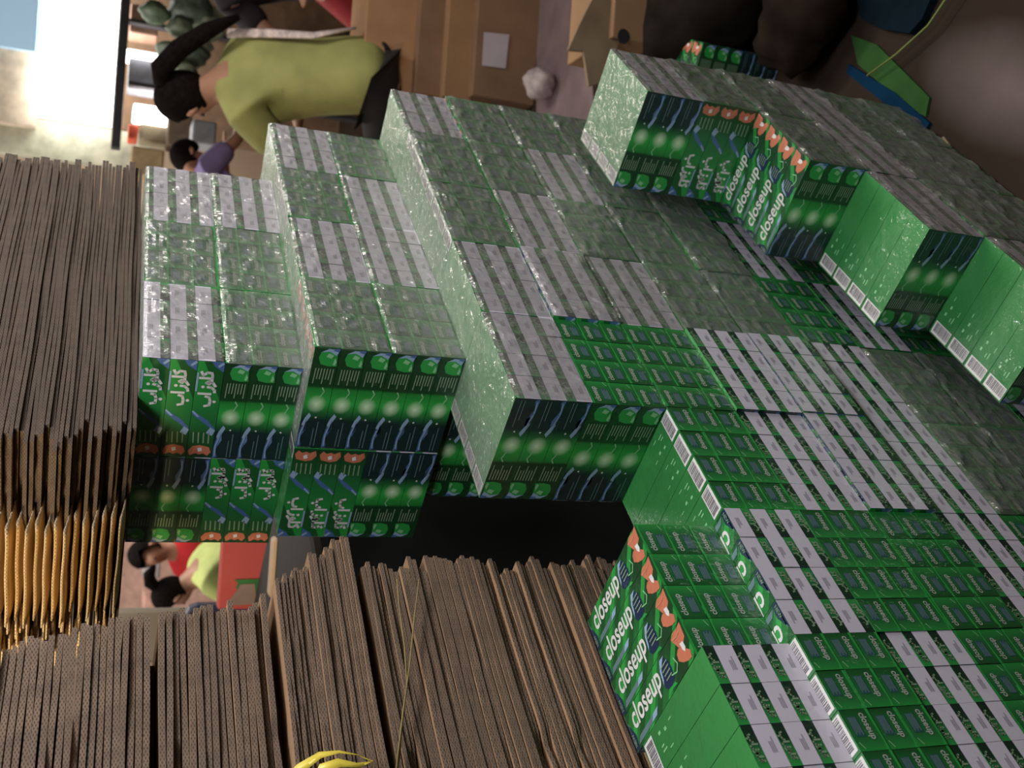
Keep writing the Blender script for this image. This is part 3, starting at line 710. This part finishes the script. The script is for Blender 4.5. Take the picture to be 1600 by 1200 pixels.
# ------------------------------------------------------------------ people
def skin_obj(name, verts, edges, mat, parent, sub=2, root=0):
    me = bpy.data.meshes.new(name); me.from_pydata([v[0] for v in verts], edges, []); me.materials.append(mat)
    o = bpy.data.objects.new(name, me); link(o, parent)
    md = o.modifiers.new('skin', 'SKIN'); md.use_smooth_shade = True; md.use_x_symmetry = False
    if not me.skin_vertices: return o
    for i, v in enumerate(verts):
        r = v[1]; me.skin_vertices[0].data[i].radius = r if isinstance(r, tuple) else (r, r)
        me.skin_vertices[0].data[i].use_root = (i == root)
    s_ = o.modifiers.new('sub', 'SUBSURF'); s_.levels = sub; s_.render_levels = sub
    return o
skinm = plain('skin', (.42, .22, .14), .55, .08, 20); hairm = plain('black_hair', (.010, .008, .008), 1, .4, 60)
def person(head, yaw, bend, shirt, pants, label, arms=((.25, .35), (.25, .35)), pony=False, bun=False, sc=1.0, headbend=.3, seat=None):
    """figure whose head centre is at `head`; local +y is where it faces; bend = forward lean of the trunk"""
    def rel(x, y, z):
        c, s_ = math.cos(bend), math.sin(bend); return Vector((x, y * c + z * s_, -y * s_ + z * c))
    nk0 = rel(0, .015, .575); hd0 = nk0 + rel(0, math.sin(headbend), math.cos(headbend)) * .10
    hz = min(.90, (head.z - FLOOR) / sc - hd0.z); hz = max(.30, hz)
    off = Matrix.Rotation(yaw, 3, 'Z') @ Vector((0, hd0.y * sc, 0))
    root = empty('person', (head.x - off.x, head.y - off.y, FLOOR), yaw); root.scale = (sc,) * 3; tag(root, label, 'person')
    hip = Vector((0, 0, hz))
    def tr_(x, y, z): return hip + rel(x, y, z)
    ch = tr_(0, 0, .30); nb = tr_(0, -.01, .50); nk = tr_(0, .015, .575)
    hd = nk + rel(0, math.sin(headbend), math.cos(headbend)) * .10
    hy_ = rel(0, math.cos(headbend), -math.sin(headbend))
    crown = hd + (hd - nk).normalized() * .07
    V_ = [(hip, (.135, .10)), (tr_(0, 0, .14), (.115, .085)), (ch, (.135, .095)), (nb, (.085, .065)), (nk, .047), (hd, (.072, .085)), (crown, (.062, .072))]
    E_ = [(0, 1), (1, 2), (2, 3), (3, 4), (4, 5), (5, 6)]
    # nose
    V_.append((hd + hy_ * .085 - (crown - hd) * .1, .014)); E_.append((5, len(V_) - 1))
    SV = [(tr_(0, 0, -.12), (.185, .150)), (tr_(0, 0, .10), (.168, .132)), (ch, (.178, .135)), (nb, (.118, .092)), (tr_(0, .01, .575), (.064, .060))]
    SE = [(0, 1), (1, 2), (2, 3), (3, 4)]
    for sd, (fw, dn) in zip((-1, 1), arms):
        sh = tr_(sd * .165, 0, .455); el = sh + Vector((sd * .06, math.sin(fw) * .27, -math.cos(fw) * .27)); wr = el + Vector((-sd * .04, math.sin(fw + dn) * .24, -math.cos(fw + dn) * .24))
        k0 = len(V_); V_ += [(sh, .052), (el, .038), (wr, .026)]; E_ += [(3, k0), (k0, k0 + 1), (k0 + 1, k0 + 2)]
        dirn = (wr - el).normalized(); side = Vector((1, 0, 0)); palm = wr + dirn * .055
        V_.append((palm, (.034, .016))); E_.append((k0 + 2, k0 + 3))
        s0 = len(SV); SV += [(sh, .080), (sh.lerp(el, .72), .070)]; SE += [(3, s0), (s0, s0 + 1)]
        for fi, ln in enumerate((.052, .060, .056, .044)):
            fp = palm + side * (fi - 1.5) * .017 + dirn * .03; k1 = len(V_)
            V_ += [(fp, .0085), (fp + dirn * ln * .6 + Vector((0, .008, 0)), .0078), (fp + dirn * ln + Vector((0, .022, 0)), .006)]; E_ += [(k0 + 3, k1), (k1, k1 + 1), (k1 + 1, k1 + 2)]
        tp = wr + dirn * .03 + side * (-sd) * .032; k1 = len(V_); V_ += [(tp, .009), (tp + dirn * .035 - side * sd * .012, .007)]; E_ += [(k0 + 2, k1), (k1, k1 + 1)]
    PV = [(hip + Vector((0, 0, .06)), (.142, .112))]; PE = []
    for sd in (-1, 1):
        hp = hip + Vector((sd * .085, 0, -.06)); kf = min(.40, 1.1 * math.sqrt(max(0, .81 - hz * hz)) * .5)
        kn = Vector((sd * .11, .02 + kf, .46 if hz > .6 else min(.46, hz + .02))); an = Vector((sd * .11, -.01 + kf * .9, .08)); to = Vector((sd * .12, .12 + kf * .9, .03))
        k0 = len(V_); V_ += [(hp, .085), (kn, .054), (an, .036), (to, (.036, .022))]; E_ += [(0, k0), (k0, k0 + 1), (k0 + 1, k0 + 2), (k0 + 2, k0 + 3)]
        p0_ = len(PV); PV += [(hp, .102), (kn, .072), (an + Vector((0, 0, .04)), .052)]; PE += [(0, p0_), (p0_, p0_ + 1), (p0_ + 1, p0_ + 2)]
    skin_obj('body', V_, E_, skinm, root)
    skin_obj('shirt', SV, SE, shirt, root); skin_obj('trousers', PV, PE, pants, root)
    # hair cap
    bm = bmesh.new(); bmesh.ops.create_uvsphere(bm, u_segments=20, v_segments=14, radius=1)
    ax = (crown - nk).normalized(); q = ax.to_track_quat('Z', 'Y').to_matrix().to_4x4()
    cc = hd + ax * .03 - hy_ * .016
    bmesh.ops.scale(bm, verts=bm.verts, vec=(.093, .104, .112)); 
    Mq = Matrix.Translation(cc) @ q; bmesh.ops.transform(bm, matrix=Mq, verts=bm.verts)
    bad = [v_ for v_ in bm.verts if (v_.co - cc).dot(hy_) > .052 and (v_.co - cc).dot(ax) < .055]
    bmesh.ops.delete(bm, geom=bad, context='VERTS')
    me = bpy.data.meshes.new('hair'); bm.to_mesh(me); bm.free(); me.materials.append(hairm)
    for p in me.polygons: p.use_smooth = True
    hr = link(bpy.data.objects.new('hair', me), root)
    if pony or bun:
        b = MB(); back = cc - hy_ * .095 + ax * .02
        if pony: X_ = Vector((1, 0, 0)); b.tube([back, back - hy_ * .04 - ax * .03 + X_ * .02, back - hy_ * .05 - ax * .12 + X_ * .06, back - hy_ * .03 - ax * .24 + X_ * .11, back - hy_ * .0 - ax * .36 + X_ * .14], [.03, .040, .038, .032, .012], hairm, 10)
        else: b.tube([back + hy_ * .01, back - hy_ * .04, back - hy_ * .08 - ax * .03, back - hy_ * .10 - ax * .09], [.03, .038, .034, .012], hairm, 10)
        b.build('ponytail', root)
    for sd in (-1, 1):
        b = MB(); ec = hd + Vector((sd * .078, 0, 0)) + hy_ * .0; b.tube([ec - ax * .028, ec + Vector((sd * .012, 0, 0)), ec + ax * .028], [.006, .014, .008], skinm, 8); b.build('ear', root)
        b = MB(); ey = hd + hy_ * .078 + Vector((sd * .028, 0, 0)) + ax * .012; b.tube([ey - hy_ * .006, ey + hy_ * .004], [.009, .006], plain('eye', (.03, .02, .02), .3), 8); b.build('eye', root)
    return root, tr_
def cloth(name, col): return plain(name, col, .85, .16, 8)
lime = cloth('lime_shirt_cloth', (.34, .35, .12)); black = cloth('black_trouser_cloth', (.012, .012, .014))
pr, trf = person(bg(300, 150, 4.4), BYAW + .55, .30, lime, black, 'woman in a lime green T-shirt with a long black ponytail, turned away', arms=((.7, 1.0), (.5, .9)), pony=True, sc=1.05, headbend=.5)
b = MB(); b.tube([trf(.15, -.10, .50), trf(.10, -.135, .35), trf(.06, -.15, .18), trf(.10, -.14, .02)], [.018] * 4, plain('pale_flowered_strap', (.62, .52, .50), .7, .4, 40), 8, flat=.3); b.build('shoulder_strap', pr)
person(bg(310, -42, 4.9), BYAW + 2.4, .5, cloth('black_top_cloth', (.02, .016, .02)), cloth('crimson_trouser_cloth', (.30, .02, .025)), 'person in a black top and crimson trousers at the frame edge', arms=((.9, .5), (.7, .5)), sc=1.02)
person(bg(272, 246, 6.0), BYAW - 1.0, .75, cloth('purple_shirt_cloth', (.24, .19, .40)), black, 'dark-haired person in a purple shirt bowed behind the top tier', arms=((1.0, .6), (.9, .6)), sc=.9, headbend=.7)
person(bg(275, 925, 6.2), BYAW + 1.3, .5, cloth('pale_lime_shirt_cloth', (.50, .60, .20)), black, 'person in a pale lime shirt with tied black hair seen through the gap', arms=((.5, .8), (.5, .8)), bun=True, sc=.98, headbend=.35)
person(bg(236, 866, 7.0), BYAW + 2.6, .15, cloth('red_shirt_cloth', (.62, .025, .03)), black, 'person in a bright red shirt seen through the gap below the packs', arms=((.8, .9), (.6, .8)), sc=1.0)
stoolm = plain('dull_stool_plastic', (.16, .05, .04), .5)
for ppx, ppy, dd, h_, lb_ in ((300, 150, 4.4, .40, 'low stool under the woman in the lime T-shirt'), (275, 925, 6.2, .28, 'low stool under the person with tied hair')):
    q = bg(ppx, ppy, dd); rt = empty('stool', (q.x, q.y, FLOOR)); tag(rt, lb_, 'stool')
    b = MB(); b.tube([(0, 0, h_ - .03), (0, 0, h_ - .015), (0, 0, h_)], [.15, .155, .14], stoolm, 16); b.build('seat', rt)
    for sx in (-1, 1):
        for sy in (-1, 1):
            b = MB(); b.tube([(sx * .10, sy * .10, h_ - .02), (sx * .14, sy * .14, 0)], [.016, .014], stoolm, 8); b.build('leg', rt)

# ------------------------------------------------------------------ things seen through the gap
redm = plain('red_printed_board', (.66, .11, .12), .5, .08, 6)
o = boxbg('red_poster_box', 344, 424, 846, 952, 3.0, .05, redm, 'red printed box with a green emblem seen through the gap', 'box', floor_=True, bev=.004)
# green emblem printed on the box front
gr_ = plain('green_emblem_print', (.04, .24, .07), .5); gy = plain('grey_emblem_print', (.34, .26, .26), .5)
def decal(parent, pts, mat, name, d=2.996):
    b = MB(); w_ = [bg(px, py, d) for px, py in pts]; b.poly(w_, mat); o_ = b.build(name); 
    bpy.context.view_layer.update(); o_.parent = parent; o_.matrix_parent_inverse = parent.matrix_world.inverted(); return o_
decal(o, [(366, 906), (372, 911), (368, 918), (376, 924), (400, 932), (424, 930), (424, 924), (414, 922), (410, 916), (424, 910), (420, 904)], gr_, 'green_emblem')
decal(o, [(360, 936), (372, 920), (376, 913), (398, 912), (400, 930), (408, 936), (396, 944), (366, 946)], gy, 'grey_lettering', 2.993)
pst = plain('pale_wood_post', (.55, .44, .34), .8, .15, 10)
boxbg('trim_8', 424, 452, 842, 935, 2.6, .05, pst, None, None, kind='structure', floor_=False, bev=.008)
boxbg('plastic_bin', 290, 460, 948, 1040, 3.2, .10, plain('blue_black_plastic', (.025, .04, .085), .4), 'dark blue plastic bin left of the red box', 'bin', bev=.03, floor_=True)
boxbg('trim_9', 180, 700, 830, 960, 8.6, .1, plain('pale_pink_wall', (.62, .40, .32), .9), None, None, kind='structure', floor_=True)
boxbg('goods_carton', 224, 246, 930, 962, 7.6, .3, plain('pink_carton', (.66, .40, .32), .8), 'pale pink carton behind the head with tied hair', 'box', bev=.01)
boxbg('goods_carton', 224, 250, 880, 905, 7.6, .3, plain('grey_goods', (.45, .42, .42), .8), 'small grey carton beside the red shirt', 'box', bev=.01)

# ------------------------------------------------------------------ boxes and clutter behind the aisle
kraft = plain('kraft_carton_board', (.36, .20, .10), .8, .12, 6); kraft2 = plain('dark_kraft_board', (.20, .115, .065), .8, .15, 6)
kraft3 = plain('mid_kraft_board', (.27, .155, .075), .8, .15, 5); tapem = plain('brown_tape', (.16, .10, .06), .35, .1)
def carton_box(px0, px1, py0, py1, d, dep, mat, lab, flo=False, tape=True):
    o = boxbg('cardboard_box', px0, px1, py0, py1, d, dep, mat, lab, 'cardboard box', floor_=flo, bev=.005)
    if tape:
        me = o.data; xs = [v_.co.x for v_ in me.vertices]; zs = [v_.co.z for v_ in me.vertices]
        b = MB(); b.box((0, -dep / 2 - .001, 0), (max(xs) * .16, .002, (max(zs) - min(zs)) * .98), tapem); b.build('tape', o)
    return o
carton_box(572, 655, -80, 146, 4.10, .3, kraft, 'light brown cardboard box lying beneath the lime shirt', tape=False)
carton_box(655, 700, -80, 150, 4.05, .3, kraft2, 'narrow dark cardboard box under the light brown box', tape=False)
carton_box(700, 745, -80, 155, 4.0, .3, kraft3, 'mid brown cardboard box above the labelled box', tape=False)
o = carton_box(745, 838, -80, 158, 3.95, .3, kraft2, 'dark brown cardboard box with a white paper label', flo=True, tape=False)
b = MB(); q = [bg(756, 50, 3.944), bg(796, 54, 3.944), bg(790, 107, 3.944), bg(753, 102, 3.944)]; b.poly(q, plain('white_paper', (.42, .38, .42), .8, .06)); lb = b.build('paper_label')
bpy.context.view_layer.update(); lb.parent = o; lb.matrix_parent_inverse = o.matrix_world.inverted()
b = MB(); b.tube([bg(572 + i * 3, -10 + i * 60, 5.3) for i in range(4)], [.05, .07, .06, .04], cloth('red_cloth', (.36, .02, .025)), 10)
tag(b.build('red_cloth'), 'bundle of red cloth behind the light brown box', 'cloth')
# grey plastic sheet on the floor
def floor_patch(name, pix, mat, lab, cat, h=.004):
    b = MB(); top = [onf(px, py, FLOOR + h) for px, py in pix]; bot = [Vector((p.x, p.y, FLOOR + .0005)) for p in top]; n = len(top)
    b.mesh(top + bot, [tuple(range(n)), tuple(range(2 * n - 1, n - 1, -1))] + [(i, (i + 1) % n, n + (i + 1) % n, n + i) for i in range(n)], mat)
    o_ = b.build(name); tag(o_, lab, cat); return o_
floor_patch('plastic_sheet', [(838, -60), (905, -60), (912, 60), (925, 130), (930, 200), (838, 200)], plain('mauve_plastic_sheet', (.17, .12, .125), .7, .2, 8), 'dull mauve plastic sheet spread on the floor behind the packs', 'sheet')
# crumpled paper on the floor sheet
blob('crumpled_paper', onf(868, 135) + Vector((0, 0, .07)), .06, plain('crumpled_paper', (.42, .36, .36), .8, .3, 30), 'small crumpled white paper on the mauve sheet', 'paper', 5)
# open brown boxes with loose flaps
carton_box(960, 1030, -60, 66, 2.6, .3, kraft3, 'open brown box with a dark hand hole beside the stepped stack', flo=False, tape=False)
hole = plain('dark_hole', (.01, .01, .012), .9)
b = MB(); c0 = bg(974, 57, 2.595); 
b.poly([c0 + RH * (.022 * math.cos(a * PI / 6)) + Vector((0, 0, .018 * math.sin(a * PI / 6))) for a in range(12)], hole); lb = b.build('hand_hole')
par = [o_ for o_ in bpy.data.objects if o_.get('label', '').startswith('open brown box with a dark hand')][0]
bpy.context.view_layer.update(); lb.parent = par; lb.matrix_parent_inverse = par.matrix_world.inverted()
carton_box(1030, 1085, -60, 58, 2.6, .3, kraft3, 'brown box under the box with the hand hole', flo=False, tape=True)
carton_box(1085, 1112, -60, 50, 2.6, .25, kraft3, 'low brown box behind the coral printed pack', flo=True, tape=False)
b = MB(); pl = [(888, 78), (905, 40), (925, 0), (960, -20), (968, 60), (950, 128), (920, 134), (912, 80)]
q = [bg(px, py, 2.62) for px, py in pl]; q2 = [p + FH * .012 for p in q]; n = len(q)
b.mesh(q + q2, [tuple(range(n)), tuple(range(2 * n - 1, n - 1, -1))] + [(i, (i + 1) % n, n + (i + 1) % n, n + i) for i in range(n)], plain('tan_kraft_flap', (.20, .14, .08), .85, .2, 10))
tag(b.build('cardboard_flap'), 'torn tan cardboard flap hanging above the mauve sheet', 'cardboard')
# dark sacks and tarp at the frame edge
blob('dark_sack', onf(1190, 10) + Vector((0, 0, .16)), .20, plain('dark_sack_cloth', (.012, .009, .007), 1, .4, 15, .3), 'dark lumpy sack beyond the stepped stack', 'sack', 8, sc=(1.2, .8, .8))
blob('dark_sack', onf(1300, 40) + Vector((0, 0, .09)), .12, plain('dark_sack_brown', (.016, .010, .007), 1, .4, 15, .3), 'smaller dark brown sack beside the blue-green tarp', 'sack', 9, sc=(1.2, .9, .8))
floor_patch('tarp', [(1330, -40), (1470, -40), (1440, 30), (1420, 52), (1380, 46), (1345, 30)], plain('dark_teal_tarp', (.004, .010, .015), 1, .3, 12), 'dark teal tarp lying on the floor at the frame edge', 'tarp', .02)
floor_patch('green_strip', [(1330, 55), (1370, 70), (1452, 152), (1446, 182), (1420, 170), (1340, 100)], plain('green_plastic_strip', (.026, .075, .020), 1, .2, 12), 'green plastic strip on the floor beside the blue strip', 'strip', .006)
floor_patch('blue_strip', [(1326, 100), (1400, 146), (1452, 192), (1444, 207), (1400, 176), (1322, 114)], plain('navy_plastic_strip', (.003, .022, .050), 1, .2, 12), 'dark blue plastic strip on the floor along the stepped stack', 'strip', .008)
b = MB(); b.tube([onf(1490, -20, FLOOR + .03), onf(1450, 40, FLOOR + .03), onf(1400, 85, FLOOR + .03), onf(1355, 118, FLOOR + .03)], .0025, plain('yellow_green_cord', (.12, .15, .03), .6), 6)
tag(b.build('cord'), 'thin yellow-green cord over the green strip', 'cord')
floor_patch('paper_scrap', [(1464, 224), (1474, 213), (1484, 226), (1470, 238)], plain('tan_paper_scrap', (.22, .16, .10), .8), 'small tan paper scrap on the floor', 'paper', .004)
floor_patch('paper_scrap', [(1414, 190), (1424, 192), (1445, 214), (1434, 216)], plain('pale_paper_scrap', (.34, .27, .24), .8), 'pale paper scrap touching the end of the blue strip', 'paper', .004)
